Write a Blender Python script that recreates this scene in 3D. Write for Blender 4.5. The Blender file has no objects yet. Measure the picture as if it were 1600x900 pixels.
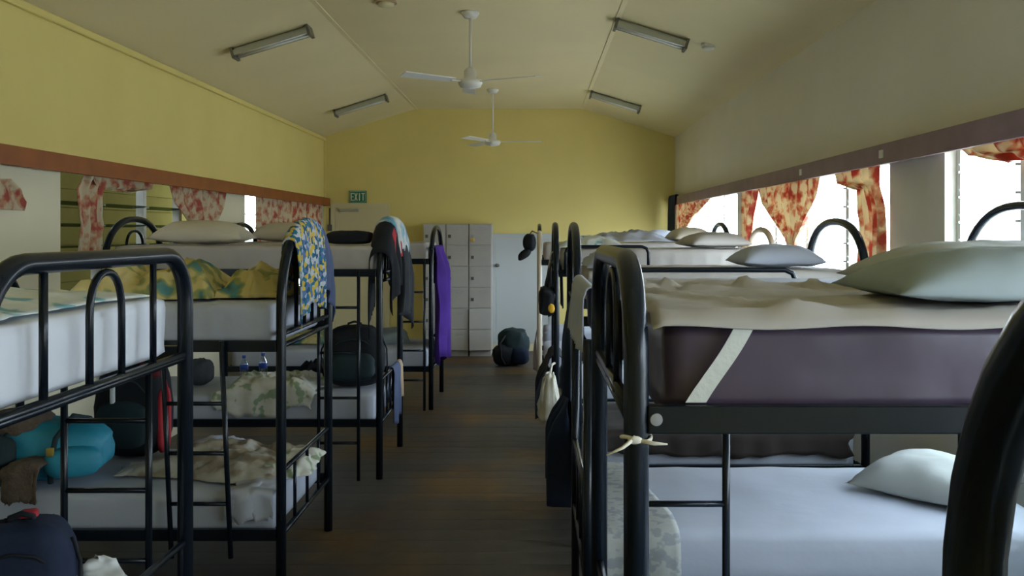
import bpy, bmesh, math, random
from mathutils import Vector, Matrix, noise
random.seed(7)
S = bpy.context.scene
C = S.collection
# ------------------------------------------------------------------ camera
CAMH = 1.75
cam = bpy.data.cameras.new('camera'); cam.sensor_width = 36; cam.lens = 31.5
cam.shift_x = -35/1600; cam.shift_y = -87/1600; cam.clip_start = 0.05
camo = bpy.data.objects.new('camera', cam); C.objects.link(camo)
camo.location = (0, 0, CAMH); camo.rotation_euler = (math.pi/2, 0, 0)
S.camera = camo
# ------------------------------------------------------------------ world, exposure
W = bpy.data.worlds.new('world'); S.world = W; W.use_nodes = True
bg = W.node_tree.nodes['Background']
bg.inputs[0].default_value = (0.76, 0.86, 1.0, 1); bg.inputs[1].default_value = 10.0
vs = S.view_settings
vs.view_transform = 'Standard'; vs.look = 'None'; vs.gamma = 1; vs.use_curve_mapping = False
vs.exposure = 0.55
# room (metres): x across, y away from the camera, z up
XL, XR, YN, YF = -3.1, 2.07, -1.2, 13.2
ZW, ZC, XA, XB = 3.155, 3.57, -1.74, 0.71
SILL, HEAD = 0.95, 2.2
LWIN = [(0.6, 4.9), (5.86, 8.75), (9.6, 12.95)]
RWIN = [(-0.9, 4.52), (5.22, 8.76), (9.14, 12.85)]
def portal(x, ya, yb, sgn):
    l = bpy.data.lights.new('window_portal', 'AREA'); l.shape = 'RECTANGLE'
    l.size = HEAD-SILL; l.size_y = yb-ya; l.cycles.is_portal = True
    o = bpy.data.objects.new('window_portal', l); C.objects.link(o)
    o.location = (x, (ya+yb)/2, (SILL+HEAD)/2); o.rotation_euler = (0, sgn*math.pi/2, 0)
for a, b in RWIN: portal(XR+0.17, a, b, 1)
for a, b in LWIN: portal(XL-0.17, a, b, -1)

# ------------------------------------------------------------------ materials
def nt(name):
    m = bpy.data.materials.new(name); m.use_nodes = True
    t = m.node_tree; return m, t, t.nodes['Principled BSDF']
def mat(name, col, rough=0.6, metal=0.0, var=0.0, scale=6.0, bump=0.0, bscale=40.0, coat=0.0, spec=0.5, rnd=0.0):
    m, t, p = nt(name)
    p.inputs['Roughness'].default_value = rough; p.inputs['Metallic'].default_value = metal
    p.inputs['Base Color'].default_value = (*col, 1); p.inputs['Coat Weight'].default_value = coat
    p.inputs['Specular IOR Level'].default_value = spec
    tc = t.nodes.new('ShaderNodeTexCoord')
    if var > 0 or rnd > 0:
        n = t.nodes.new('ShaderNodeTexNoise'); n.inputs['Scale'].default_value = scale; n.inputs['Detail'].default_value = 4
        t.links.new(tc.outputs['Object'], n.inputs['Vector'])
        r = t.nodes.new('ShaderNodeMapRange'); r.inputs[3].default_value = 1-var; r.inputs[4].default_value = 1+var
        r.inputs[1].default_value = 0.3; r.inputs[2].default_value = 0.7
        t.links.new(n.outputs['Fac'], r.inputs[0])
        h = t.nodes.new('ShaderNodeHueSaturation'); h.inputs['Color'].default_value = (*col, 1)
        if rnd > 0:
            oi = t.nodes.new('ShaderNodeObjectInfo'); r2 = t.nodes.new('ShaderNodeMapRange')
            r2.inputs[3].default_value = 1-rnd; r2.inputs[4].default_value = 1+rnd
            t.links.new(oi.outputs['Random'], r2.inputs[0])
            mu = t.nodes.new('ShaderNodeMath'); mu.operation = 'MULTIPLY'
            t.links.new(r.outputs[0], mu.inputs[0]); t.links.new(r2.outputs[0], mu.inputs[1])
            t.links.new(mu.outputs[0], h.inputs['Value'])
        else: t.links.new(r.outputs[0], h.inputs['Value'])
        t.links.new(h.outputs[0], p.inputs['Base Color'])
    if bump > 0:
        n = t.nodes.new('ShaderNodeTexNoise'); n.inputs['Scale'].default_value = bscale; n.inputs['Detail'].default_value = 3
        t.links.new(tc.outputs['Object'], n.inputs['Vector'])
        b = t.nodes.new('ShaderNodeBump'); b.inputs['Strength'].default_value = bump; b.inputs['Distance'].default_value = 0.01
        t.links.new(n.outputs['Fac'], b.inputs['Height']); t.links.new(b.outputs[0], p.inputs['Normal'])
    return m
def pattern(name, stops, scale=8.0, kind='noise', rough=0.85, detail=2.0, transl=0.0, stretch=(1, 1, 1)):
    """printed fabric: constant colour ramp over noise or voronoi cells"""
    m, t, p = nt(name); p.inputs['Roughness'].default_value = rough; p.inputs['Specular IOR Level'].default_value = 0.2
    tc = t.nodes.new('ShaderNodeTexCoord'); mp = t.nodes.new('ShaderNodeMapping'); mp.inputs['Scale'].default_value = stretch
    t.links.new(tc.outputs['Object'], mp.inputs[0])
    if kind == 'noise':
        n = t.nodes.new('ShaderNodeTexNoise'); n.inputs['Scale'].default_value = scale; n.inputs['Detail'].default_value = detail
        out = n.outputs['Fac']
    else:
        n = t.nodes.new('ShaderNodeTexVoronoi'); n.inputs['Scale'].default_value = scale
        sp = t.nodes.new('ShaderNodeSeparateColor'); t.links.new(n.outputs['Color'], sp.inputs[0]); out = sp.outputs[0]
    t.links.new(mp.outputs[0], n.inputs['Vector'])
    r = t.nodes.new('ShaderNodeValToRGB'); r.color_ramp.interpolation = 'CONSTANT' if kind != 'noise' else 'EASE'
    e = r.color_ramp.elements
    while len(e) < len(stops): e.new(0.5)
    for k, (pos, col) in enumerate(stops): e[k].position = pos; e[k].color = (*col, 1)
    t.links.new(out, r.inputs[0]); t.links.new(r.outputs[0], p.inputs['Base Color'])
    if transl > 0:
        tr = t.nodes.new('ShaderNodeBsdfTranslucent'); t.links.new(r.outputs[0], tr.inputs[0])
        mx = t.nodes.new('ShaderNodeMixShader'); mx.inputs[0].default_value = transl
        t.links.new(p.outputs[0], mx.inputs[1]); t.links.new(tr.outputs[0], mx.inputs[2])
        t.links.new(mx.outputs[0], t.nodes['Material Output'].inputs[0])
    return m
M = {}
M['paint'] = mat('cream_wall_paint', (0.80, 0.67, 0.24), 0.7, var=0.03, scale=1.5)
M['ceil'] = mat('cream_ceiling_paint', (0.82, 0.71, 0.42), 0.75, var=0.03, scale=1.2)
M['paintglare'] = mat('glare_paled_wall_paint', (0.80, 0.77, 0.67), 0.7, var=0.03, scale=1.5)  # right wall paint paled, window glare put into its colour
M['palecream'] = mat('pale_cream_paint', (0.74, 0.69, 0.50), 0.7, var=0.03, scale=1.5)
M['plank'] = mat('dark_floorboard', (0.085, 0.062, 0.04), 0.5, var=0.3, scale=4, bump=0.15, bscale=14, rnd=0.10)
def wear(m):                                   # varnish worn through to grey in patches
    t = m.node_tree; h = [n for n in t.nodes if n.type == 'HUE_SAT'][0]
    g = t.nodes.new('ShaderNodeNewGeometry'); n = t.nodes.new('ShaderNodeTexNoise'); n.inputs['Scale'].default_value = 1.1; n.inputs['Detail'].default_value = 5
    t.links.new(g.outputs['Position'], n.inputs['Vector'])
    r = t.nodes.new('ShaderNodeValToRGB'); e = r.color_ramp.elements
    e[0].position = 0.46; e[0].color = (0.060, 0.054, 0.048, 1); e[1].position = 0.66; e[1].color = (0.12, 0.064, 0.016, 1)
    t.links.new(n.outputs['Fac'], r.inputs[0]); t.links.new(r.outputs[0], h.inputs['Color'])
wear(M['plank'])
M['sub'] = mat('subfloor', (0.03, 0.02, 0.015), 0.9)
M['brown'] = mat('pelmet_brown', (0.30, 0.085, 0.015), 0.5, var=0.15, scale=5)
M['brown2'] = mat('pelmet_brown_glare_tint', (0.26, 0.17, 0.19), 0.5, var=0.15, scale=5)  # brown greyed by a bluish window glare painted into it
M['black'] = mat('black_enamel', (0.006, 0.010, 0.016), 0.26, spec=0.32)
M['creamtube'] = mat('cream_enamel', (0.62, 0.52, 0.40), 0.35)
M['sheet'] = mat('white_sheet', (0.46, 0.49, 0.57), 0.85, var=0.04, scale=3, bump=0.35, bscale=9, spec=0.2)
M['sheetpale'] = mat('pale_white_sheet', (0.72, 0.74, 0.80), 0.85, var=0.03, scale=3, bump=0.3, bscale=9, spec=0.2)  # lighter base colour than the other sheets, for one mattress
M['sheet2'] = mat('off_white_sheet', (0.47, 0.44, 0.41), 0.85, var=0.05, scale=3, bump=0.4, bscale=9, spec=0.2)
M['vinyl'] = mat('brown_vinyl', (0.068, 0.048, 0.078), 0.36, var=0.2, scale=4, bump=0.9, bscale=3.5)
M['pilteal'] = mat('grey_green_pillow', (0.33, 0.385, 0.395), 0.85, var=0.06, scale=4, bump=0.3, bscale=8, spec=0.2)
M['pilpale'] = mat('pale_pillow', (0.46, 0.48, 0.46), 0.85, var=0.05, scale=4, bump=0.3, bscale=8, spec=0.2)
M['pilcream'] = mat('cream_pillow', (0.60, 0.55, 0.43), 0.85, var=0.05, scale=4, bump=0.3, bscale=8, spec=0.2)
M['white'] = mat('white_enamel', (0.78, 0.77, 0.72), 0.4)
M['frame'] = mat('window_frame_paint', (0.70, 0.70, 0.62), 0.5)
M['alum'] = mat('dull_metal', (0.42, 0.44, 0.42), 0.4, metal=0.6)
M['tube'] = mat('unlit_tube', (0.80, 0.80, 0.74), 0.25)
M['fixture'] = mat('fixture_body', (0.42, 0.42, 0.33), 0.45)
M['fixend'] = mat('fixture_end', (0.16, 0.15, 0.11), 0.5)
M['locker'] = mat('locker_grey', (0.44, 0.42, 0.39), 0.45, var=0.03)
M['lockdk'] = mat('locker_lock', (0.10, 0.09, 0.08), 0.5)
M['brass'] = mat('brass', (0.75, 0.5, 0.12), 0.3, metal=0.8)
M['plate'] = mat('plate_metal', (0.36, 0.36, 0.36), 0.4, metal=0.3)
M['door'] = mat('pale_panel_paint', (0.52, 0.55, 0.55), 0.6)
M['doorc'] = mat('cream_door_paint', (0.74, 0.66, 0.40), 0.6)
M['green'] = mat('exit_green', (0.015, 0.20, 0.11), 0.5)
M['letter'] = mat('exit_letter', (0.75, 0.80, 0.62), 0.5)
M['blackcloth'] = mat('black_cloth', (0.012, 0.014, 0.018), 0.8, var=0.2, scale=6, bump=0.3, bscale=25, spec=0.3)
M['navy'] = mat('navy_cloth', (0.018, 0.027, 0.055), 0.85, var=0.2, scale=6, bump=0.3, bscale=25, spec=0.2)
M['greycloth'] = mat('grey_cloth', (0.06, 0.065, 0.075), 0.85, var=0.2, scale=6, bump=0.3, bscale=25, spec=0.2)
M['slate'] = mat('slate_blue_cloth', (0.085, 0.11, 0.20), 0.85, var=0.1, scale=6, spec=0.2)
M['purple'] = mat('purple_towel', (0.075, 0.03, 0.24), 0.9, var=0.15, scale=5, bump=0.3, bscale=60, spec=0.1)
M['red'] = mat('red_cloth', (0.42, 0.02, 0.03), 0.8, var=0.1)
M['dkred'] = mat('dark_red_cloth', (0.12, 0.01, 0.015), 0.85, var=0.2)
M['tan'] = mat('tan_cloth', (0.46, 0.33, 0.20), 0.85)
M['turq'] = mat('turquoise_nylon', (0.02, 0.26, 0.38), 0.55, var=0.12, scale=7, bump=0.2, bscale=12)
M['brownmesh'] = mat('brown_mesh', (0.12, 0.085, 0.06), 0.9, var=0.2, scale=40, bump=0.6, bscale=90)
M['dkblanket'] = mat('dark_brown_blanket', (0.03, 0.022, 0.02), 0.9, var=0.2)
M['teal'] = mat('dark_teal_cloth', (0.012, 0.03, 0.035), 0.85, var=0.2, scale=6, bump=0.3, bscale=25)
M['paper'] = mat('paper', (0.80, 0.82, 0.82), 0.8)
M['bag'] = mat('cream_plastic_bag', (0.55, 0.52, 0.42), 0.5, bump=0.4, bscale=20)
M['string'] = mat('string', (0.75, 0.70, 0.58), 0.9)
M['yellow'] = mat('yellow_tag', (0.75, 0.42, 0.02), 0.6)
M['bolt'] = mat('bolt_steel', (0.40, 0.40, 0.45), 0.4, metal=0.5)
M['boards'] = mat('olive_weatherboard', (0.13, 0.115, 0.035), 1.0, spec=0.0, rnd=0.08, var=0.05)
M['ground'] = mat('outside_ground', (0.52, 0.51, 0.46), 0.9, var=0.15, scale=0.7)
M['strap'] = mat('white_strap', (0.66, 0.68, 0.64), 0.85, bump=0.2, bscale=60)
CR = (0.72, 0.60, 0.36)
M['curtain'] = pattern('floral_curtain', [(0.0, (0.38, 0.07, 0.05)), (0.38, (0.50, 0.13, 0.09)), (0.47, (0.62, 0.36, 0.22)), (0.55, (0.70, 0.60, 0.42)), (1.0, (0.74, 0.66, 0.48))], 10.5, transl=0.38, detail=3)
M['towelprint'] = pattern('blue_yellow_print', [(0, (0.02, 0.10, 0.19)), (0.22, (0.46, 0.50, 0.58)), (0.38, (0.03, 0.16, 0.26)), (0.55, (0.62, 0.44, 0.06)), (0.72, (0.10, 0.18, 0.36)), (0.86, (0.55, 0.57, 0.55))], 44, 'vor')
M['green_print'] = pattern('green_leaf_print', [(0, (0.16, 0.24, 0.13)), (0.40, (0.30, 0.38, 0.25)), (0.46, (0.64, 0.64, 0.55)), (0.60, (0.70, 0.70, 0.64)), (1, (0.50, 0.55, 0.46))], 11)
M['beige_print'] = pattern('beige_leaf_print', [(0, (0.10, 0.13, 0.10)), (0.36, (0.28, 0.26, 0.17)), (0.45, (0.30, 0.24, 0.17)), (0.62, (0.48, 0.46, 0.40)), (1, (0.36, 0.32, 0.24))], 10)
M['yellow_print'] = pattern('yellow_teal_print', [(0, (0.02, 0.07, 0.10)), (0.34, (0.10, 0.24, 0.22)), (0.42, (0.30, 0.32, 0.12)), (0.50, (0.60, 0.50, 0.20)), (0.75, (0.66, 0.56, 0.27)), (1, (0.65, 0.63, 0.55))], 8)
M['blue_print'] = pattern('pale_teal_print', [(0, (0.08, 0.24, 0.30)), (0.36, (0.20, 0.40, 0.42)), (0.44, (0.66, 0.70, 0.66)), (0.60, (0.72, 0.74, 0.70)), (1, (0.55, 0.58, 0.30))], 9)
M['grey_print'] = pattern('grey_floral_print', [(0, (0.20, 0.22, 0.24)), (0.42, (0.28, 0.30, 0.31)), (0.52, (0.40, 0.41, 0.39)), (1, (0.34, 0.34, 0.31))], 24)
M['pale_towel'] = pattern('pale_blue_white_towel', [(0, (0.05, 0.12, 0.20)), (0.36, (0.15, 0.36, 0.52)), (0.46, (0.35, 0.48, 0.55)), (0.54, (0.62, 0.64, 0.60)), (1, (0.5, 0.52, 0.46))], 6)
def glassmat(name, tint, g=0.08):
    m = bpy.data.materials.new(name); m.use_nodes = True; t = m.node_tree; t.nodes.remove(t.nodes['Principled BSDF'])
    a = t.nodes.new('ShaderNodeBsdfTransparent'); a.inputs[0].default_value = (*tint, 1)
    b = t.nodes.new('ShaderNodeBsdfGlossy'); b.inputs['Roughness'].default_value = 0.05
    x = t.nodes.new('ShaderNodeMixShader'); x.inputs[0].default_value = g
    t.links.new(a.outputs[0], x.inputs[1]); t.links.new(b.outputs[0], x.inputs[2]); t.links.new(x.outputs[0], t.nodes['Material Output'].inputs[0])
    return m
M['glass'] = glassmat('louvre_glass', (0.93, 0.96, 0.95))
M['glassdk'] = glassmat('dark_louvre_glass', (0.42, 0.48, 0.42), 0.02)  # darker tint than the right windows, so blades read as dark lines
M['bottle'] = glassmat('bottle_plastic', (0.80, 0.88, 0.95), 0.25)
M['blueplastic'] = mat('blue_plastic', (0.02, 0.08, 0.45), 0.4)

# ------------------------------------------------------------------ helpers
def obj(name, me, m, parent=None, smooth=False):
    if isinstance(me, bmesh.types.BMesh):
        bm = me; me = bpy.data.meshes.new(name); bm.to_mesh(me); bm.free()
    if m is not None and not me.materials: me.materials.append(M[m] if isinstance(m, str) else m)
    if smooth: me.polygons.foreach_set('use_smooth', [True]*len(me.polygons))
    o = bpy.data.objects.new(name, me); C.objects.link(o)
    if parent is not None:
        o.parent = parent
        l = parent.location if parent.parent is None else parent.parent.location
        # meshes are written in room coordinates; only the root empty carries an offset
        if parent.parent is None: o.matrix_parent_inverse = Matrix.Translation(-Vector(parent.location))
    return o
def tag(o, label, cat, group=None):
    o['label'] = label; o['category'] = cat
    if group: o['group'] = group
    return o
def thing(name, label, cat, loc=(0, 0, 0), group=None):
    o = bpy.data.objects.new(name, None); C.objects.link(o); o.location = loc; o.empty_display_size = 0.1
    return tag(o, label, cat, group)
def struct(o): o['kind'] = 'structure'; return o
def py(verts, faces, name='m'):
    me = bpy.data.meshes.new(name); me.from_pydata(verts, [], faces); me.update(); return me
def bx(bm, x0, x1, y0, y1, z0, z1, bev=0.0):
    r = bmesh.ops.create_cube(bm, size=1)
    bmesh.ops.scale(bm, vec=(abs(x1-x0), abs(y1-y0), abs(z1-z0)), verts=r['verts'])
    bmesh.ops.translate(bm, vec=((x0+x1)/2, (y0+y1)/2, (z0+z1)/2), verts=r['verts'])
    if bev > 0:
        ed = list({e for v in r['verts'] for e in v.link_edges})
        bmesh.ops.bevel(bm, geom=ed, offset=bev, segments=2, affect='EDGES', profile=0.5)
def box(x0, x1, y0, y1, z0, z1, bev=0.0):
    bm = bmesh.new(); bx(bm, x0, x1, y0, y1, z0, z1, bev); return bm
def tube_into(vs_, fs_, path, r, seg=10):
    n = len(path); P = [Vector(p) for p in path]; base = len(vs_)
    T = [(P[min(i+1, n-1)]-P[max(i-1, 0)]).normalized() for i in range(n)]
    up = Vector((1, 0, 0)) if abs(T[0].x) < 0.9 else Vector((0, 1, 0))
    nv = T[0].cross(up).normalized()
    for i in range(n):
        if i: nv = (nv - T[i]*nv.dot(T[i])).normalized()
        b = T[i].cross(nv); rr = r[i] if isinstance(r, (list, tuple)) else r
        for k in range(seg):
            a = 2*math.pi*k/seg; vs_.append(tuple(P[i]+(nv*math.cos(a)+b*math.sin(a))*rr))
    for i in range(n-1):
        for k in range(seg):
            a = base+i*seg+k; b = base+i*seg+(k+1) % seg
            fs_.append((a, b, b+seg, a+seg))
    fs_.append(tuple(base+k for k in range(seg))[::-1]); fs_.append(tuple(base+(n-1)*seg+k for k in range(seg)))
def tube(path, r, seg=10):
    v, f = [], []; tube_into(v, f, path, r, seg); return py(v, f)
def tubes(paths, r, seg=8):
    v, f = [], []
    for p in paths: tube_into(v, f, p, r, seg)
    return py(v, f)
def lathe(prof, c, seg=24):
    """prof: list of (radius, z); around the vertical through c"""
    v, f = [], []
    for (r, z) in prof:
        for k in range(seg):
            a = 2*math.pi*k/seg; v.append((c[0]+r*math.cos(a), c[1]+r*math.sin(a), c[2]+z))
    for i in range(len(prof)-1):
        for k in range(seg):
            a = i*seg+k; b = i*seg+(k+1) % seg; f.append((a, b, b+seg, a+seg))
    f.append(tuple(range(seg))[::-1]); f.append(tuple((len(prof)-1)*seg+k for k in range(seg)))
    return py(v, f)
def nz(x, y, z, s=1.0): return noise.noise(Vector((x*s, y*s, z*s)))
def solid(o, t):
    md = o.modifiers.new('solid', 'SOLIDIFY'); md.thickness = t; md.offset = 0; return o
def X(px, d): return (px-835)*d/1400.0
def Z(pyy, d): return CAMH-(pyy-363)*d/1400.0

# ------------------------------------------------------------------ room shell
fl = struct(obj('floor', box(XL-0.15, XR+0.15, YN-0.15, YF+0.15, -0.12, -0.022), 'sub'))
pw = 0.185; n = int(math.ceil((YF-YN)/pw)); pm = None
for i in range(n):
    y = YN+i*pw
    if pm is None:
        bm = box(XL, XR, -pw/2+0.0012, pw/2-0.0012, -0.021, 0.0, 0.0015)
        p = obj('plank', bm, 'plank', fl); pm = p.data
    else: p = obj('plank', pm, None, fl)
    p.location = (0, y+pw/2, random.uniform(-0.0008, 0))
def side_wall(name, x0, x1, wins, m):
    bm = bmesh.new()
    bx(bm, x0, x1, YN, YF, 0, SILL); bx(bm, x0, x1, YN, YF, HEAD, ZW+0.02)
    ys = [YN]+[v for w in wins for v in w]+[YF]
    for i in range(0, len(ys), 2):
        if ys[i+1]-ys[i] > 0.01: bx(bm, x0, x1, ys[i], ys[i+1], SILL, HEAD)
    return struct(obj(name, bm, m))
wl = side_wall('wall_left', XL-0.15, XL, LWIN, 'paint'); wl.data.materials.append(M['palecream'])
for p in wl.data.polygons:
    if p.center.z < HEAD-0.01: p.material_index = 1
side_wall('wall_right', XR, XR+0.15, RWIN, 'paintglare')
def gable(name, y0, y1, m):
    pts = [(XL-0.15, -0.1), (XR+0.15, -0.1), (XR+0.15, ZW+0.05), (XB, ZC+0.05), (XA, ZC+0.05), (XL-0.15, ZW+0.05)]
    v = [(x, y0, z) for x, z in pts]+[(x, y1, z) for x, z in pts]
    f = [tuple(range(6))[::-1], tuple(range(6, 12))]+[(i, (i+1) % 6, (i+1) % 6+6, i+6) for i in range(6)]
    return struct(obj(name, py(v, f), m))
gable('wall_far', YF, YF+0.15, 'paint'); gable('wall_near', YN-0.15, YN, 'paint')
cp = [(XL-0.15, ZW-0.045), (XA, ZC), (XB, ZC), (XR+0.15, ZW-0.045)]
v = [(x, yy, z+dz) for yy in (YN-0.15, YF+0.15) for dz in (0, 0.1) for x, z in cp]
f = []
for i in range(3):
    f += [(i, i+1, 8+i+1, 8+i)[::-1], (4+i, 4+i+1, 12+i+1, 12+i), (i, i+1, 4+i+1, 4+i), (8+i, 8+i+1, 12+i+1, 12+i)[::-1]]
f += [(0, 4, 12, 8), (3, 7, 15, 11)[::-1]]
struct(obj('ceiling', py(v, f), 'ceil'))
struct(obj('trim_1', box(XL+0.001, XL+0.035, YN, YF, ZW-0.06, ZW-0.012, 0.01), 'paint'))
struct(obj('trim_2', box(XL+0.001, XL+0.03, YF-0.03, YF-0.001, 0, ZW-0.065), 'paint'))
for k, xx in enumerate((XA, XB)):   # flat cover strips on the ceiling folds
    struct(obj('trim_%d' % (3+k), box(xx-0.022, xx+0.022, YN, YF, ZC-0.008, ZC+0.002), 'ceil'))
struct(obj('baseboard_far', box(XL+0.04, XR-0.04, YF-0.02, YF-0.001, 0.002, 0.11), 'doorc'))
# windows: frame, mullions, louvre blades
blade_mesh = {}
def window(idx, xo, sgn, ya, yb, mull, gl, pitch=0.125, tilt=48):
    w = struct(bpy.data.objects.new('window_%d' % idx, None)); C.objects.link(w); w.location = (xo, (ya+yb)/2, SILL)
    x0, x1 = xo-0.03, xo+0.03
    bm = bmesh.new()
    bx(bm, x0, x1, ya, yb, SILL, SILL+0.04); bx(bm, x0, x1, ya, yb, HEAD-0.04, HEAD)
    bx(bm, x0, x1, ya, ya+0.04, SILL+0.04, HEAD-0.04); bx(bm, x0, x1, yb-0.04, yb, SILL+0.04, HEAD-0.04)
    obj('window_frame', bm, 'frame', w)
    for y in mull: obj('mullion', box(x0, x1, y-0.028, y+0.028, SILL+0.04, HEAD-0.04), 'frame', w)
    ys = [ya+0.04]+[q for y in mull for q in (y-0.028, y+0.028)]+[yb-0.04]
    nb = int((HEAD-SILL-0.1)/pitch)
    for i in range(0, len(ys), 2):
        a, b = ys[i]+0.002, ys[i+1]-0.002
        for k in range(nb):
            z = SILL+0.1+k*pitch
            o = obj('louvre_pane', box(xo-0.004, xo+0.004, a+0.012, b-0.012, z-0.062, z+0.062), gl, w)
            o.data.transform(Matrix.Translation((xo, 0, z)) @ Matrix.Rotation(-sgn*math.radians(tilt), 4, 'Y') @ Matrix.Translation((-xo, 0, -z)))
            br = bmesh.new()
            for yy in (a, b-0.011): bx(br, xo-0.045, xo+0.045, yy, yy+0.011, z-0.006, z+0.006)
            obj('louvre_clip', br, 'alum', o)
    return w
wi = 1
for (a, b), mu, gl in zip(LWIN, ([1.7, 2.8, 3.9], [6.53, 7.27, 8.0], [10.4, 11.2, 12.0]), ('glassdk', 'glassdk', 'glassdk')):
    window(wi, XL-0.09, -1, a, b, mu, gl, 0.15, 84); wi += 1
for (a, b), mu in zip(RWIN, ([0.3, 1.5, 2.7, 3.9], [6.1, 7.0, 7.9], [10.05, 11.0, 11.95])):
    window(wi, XR+0.09, 1, a, b, mu, 'glass'); wi += 1
# outdoors
struct(obj('ground_outside', box(-60, 60, -50, 70, -0.9, -0.7), 'ground'))
vw = struct(obj('wall_verandah', box(-5.25, -5.05, -3, 15.0, -0.7, 3.2), 'boards'))
bmz = None
for k in range(16):
    o = obj('weatherboard', box(-5.05, -5.025, -3, 15.0, 0.02+k*0.2, 0.02+k*0.2+0.193), 'boards', vw)
struct(obj('added_shade_roof', box(-4.95, XL-0.16, -3, 15.1, 3.3, 3.4), 'boards'))  # unseen roof, added to keep the view through the left windows dim
struct(obj('floor_verandah', box(-5.05, XL-0.16, -3, 14.0, -0.7, -0.05), 'sub'))

# ------------------------------------------------------------------ pelmets
def pelmet(label, xw, sgn, m, y0, y1):
    t = thing('pelmet', label, 'pelmet', (xw, (y0+y1)/2, 2.13))
    a, b = sorted((xw+sgn*0.085, xw+sgn*0.105)); obj('front_board', box(a, b, y0, y1, 2.135, 2.25, 0.003), m, t)
    a, b = sorted((xw+sgn*0.002, xw+sgn*0.084)); obj('top_board', box(a, b, y0, y1, 2.228, 2.248), m, t)
    obj('end_board', box(a, b, y1-0.02, y1, 2.135, 2.227), m, t)
    return t
pelmet('long reddish brown wooden pelmet over the left windows', XL, 1, 'brown', YN+0.02, YF-0.06)
rp = pelmet('long brown wooden pelmet with painted glare tint over the bright right windows', XR, -1, 'brown2', YN+0.02, YF-0.03)
for yy in (5.07, 6.6):
    obj('number_plate', box(XR-0.112, XR-0.1052, yy-0.025, yy+0.025, 2.17, 2.215), 'white', rp)

# ------------------------------------------------------------------ curtains
def curtain(label, xw, sgn, rows, folds, amp=0.030, off=0.045, seed=0, grp=None):
    """rows: (z, y_a, y_b) from the top down"""
    nu = max(10, folds*8); sub = 6; R = []
    for i in range(len(rows)-1):
        for k in range(sub):
            t = k/sub; R.append([rows[i][j]*(1-t)+rows[i+1][j]*t for j in range(3)])
    R.append(list(rows[-1])); v, f = [], []
    for i, (z, a, b) in enumerate(R):
        for k in range(nu+1):
            u = k/nu; w = abs(b-a)
            A = amp*(0.6+0.5*nz(u*3, i*0.1, seed))
            x = xw+sgn*(off+A*math.sin(2*math.pi*folds*u+seed+0.6*nz(u*2, i*0.15, seed+9)))
            v.append((x, a+(b-a)*u, z+0.012*nz(u*4, i*0.2, seed+3)))
    for i in range(len(R)-1):
        for k in range(nu):
            a = i*(nu+1)+k; f.append((a, a+1, a+nu+2, a+nu+1))
    o = obj('curtain', py(v, f), 'curtain', smooth=True); solid(o, 0.003)
    return tag(o, label, 'curtain', grp)
XRc, XLc = XR, XL
curtain('red and cream floral curtain tied back at the far end of the right wall', XR, -1,
        [(2.195, 9.9, 12.75), (2.05, 10.7, 12.75), (1.95, 11.4, 12.75), (1.8, 11.9, 12.7), (1.6, 12.0, 12.6)], 8, seed=1)
curtain('floral curtain gathered to a point in the middle right window', XR, -1,
        [(2.195, 6.28, 8.1), (2.0, 6.42, 7.9), (1.85, 6.65, 7.55), (1.7, 6.9, 7.2), (1.62, 6.98, 7.08), (1.5, 6.95, 7.15)], 7, seed=2)
curtain('thin floral curtain strip beside the narrow right wall pier', XR, -1,
        [(2.195, 8.1, 8.74), (1.9, 8.35, 8.74), (1.6, 8.45, 8.74), (1.4, 8.4, 8.74)], 3, seed=4)
curtain('floral curtain bunched beside the grey right pier', XR, -1,
        [(2.195, 5.3, 6.1), (2.07, 5.3, 6.0), (2.02, 5.3, 5.62), (1.9, 5.22, 5.60), (1.8, 5.2, 5.55), (1.5, 5.2, 5.62)], 5, seed=5)
curtain('bluish curtain swag hanging under the pelmet in the nearest right window', XR, -1,
        [(2.195, 3.0, 4.35), (2.11, 3.0, 4.2), (2.08, 3.1, 4.0), (2.05, 3.2, 3.85)], 6, seed=6)
curtain('red floral curtain hanging at the near side of the left louvre window', XL, 1,
        [(2.195, 6.1, 6.4), (2.04, 5.95, 6.33), (1.9, 6.0, 6.30), (1.8, 6.02, 6.33), (1.5, 5.93, 6.26)], 3, seed=7)
curtain('red floral valance draped along the top of the left louvre window', XL, 1,
        [(2.195, 6.1, 7.2), (2.09, 6.2, 7.1), (2.05, 6.25, 6.75)], 5, off=0.045, seed=8)
curtain('red floral curtain tapering to a point in the left louvre window', XL, 1,
        [(2.195, 7.45, 8.9), (2.0, 7.6, 8.8), (1.88, 7.85, 8.65), (1.75, 8.1, 8.5), (1.65, 8.2, 8.4)], 6, seed=9)
curtain('orange red floral curtain beside the bright window slit on the left', XL, 1,
        [(2.195, 9.84, 10.85), (1.8, 9.84, 10.85), (1.5, 9.84, 10.8)], 5, seed=10)
curtain('floral curtain in the far left window next to the orange red one', XL, 1,
        [(2.195, 10.86, 12.0), (1.8, 10.87, 11.97), (1.5, 10.87, 11.9)], 5, seed=11)
curtain('floral curtain in the far left window closest to the exit door', XL, 1,
        [(2.195, 12.01, 12.95), (1.8, 12.03, 12.95), (1.5, 12.15, 12.95)], 4, seed=12)
curtain('tied floral curtain at the left edge of the photo beside the pale wall', XL, 1,
        [(2.06, 4.6, 5.22), (2.0, 4.6, 5.32), (1.93, 4.6, 5.38), (1.88, 4.6, 5.36)], 3, seed=13)

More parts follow.
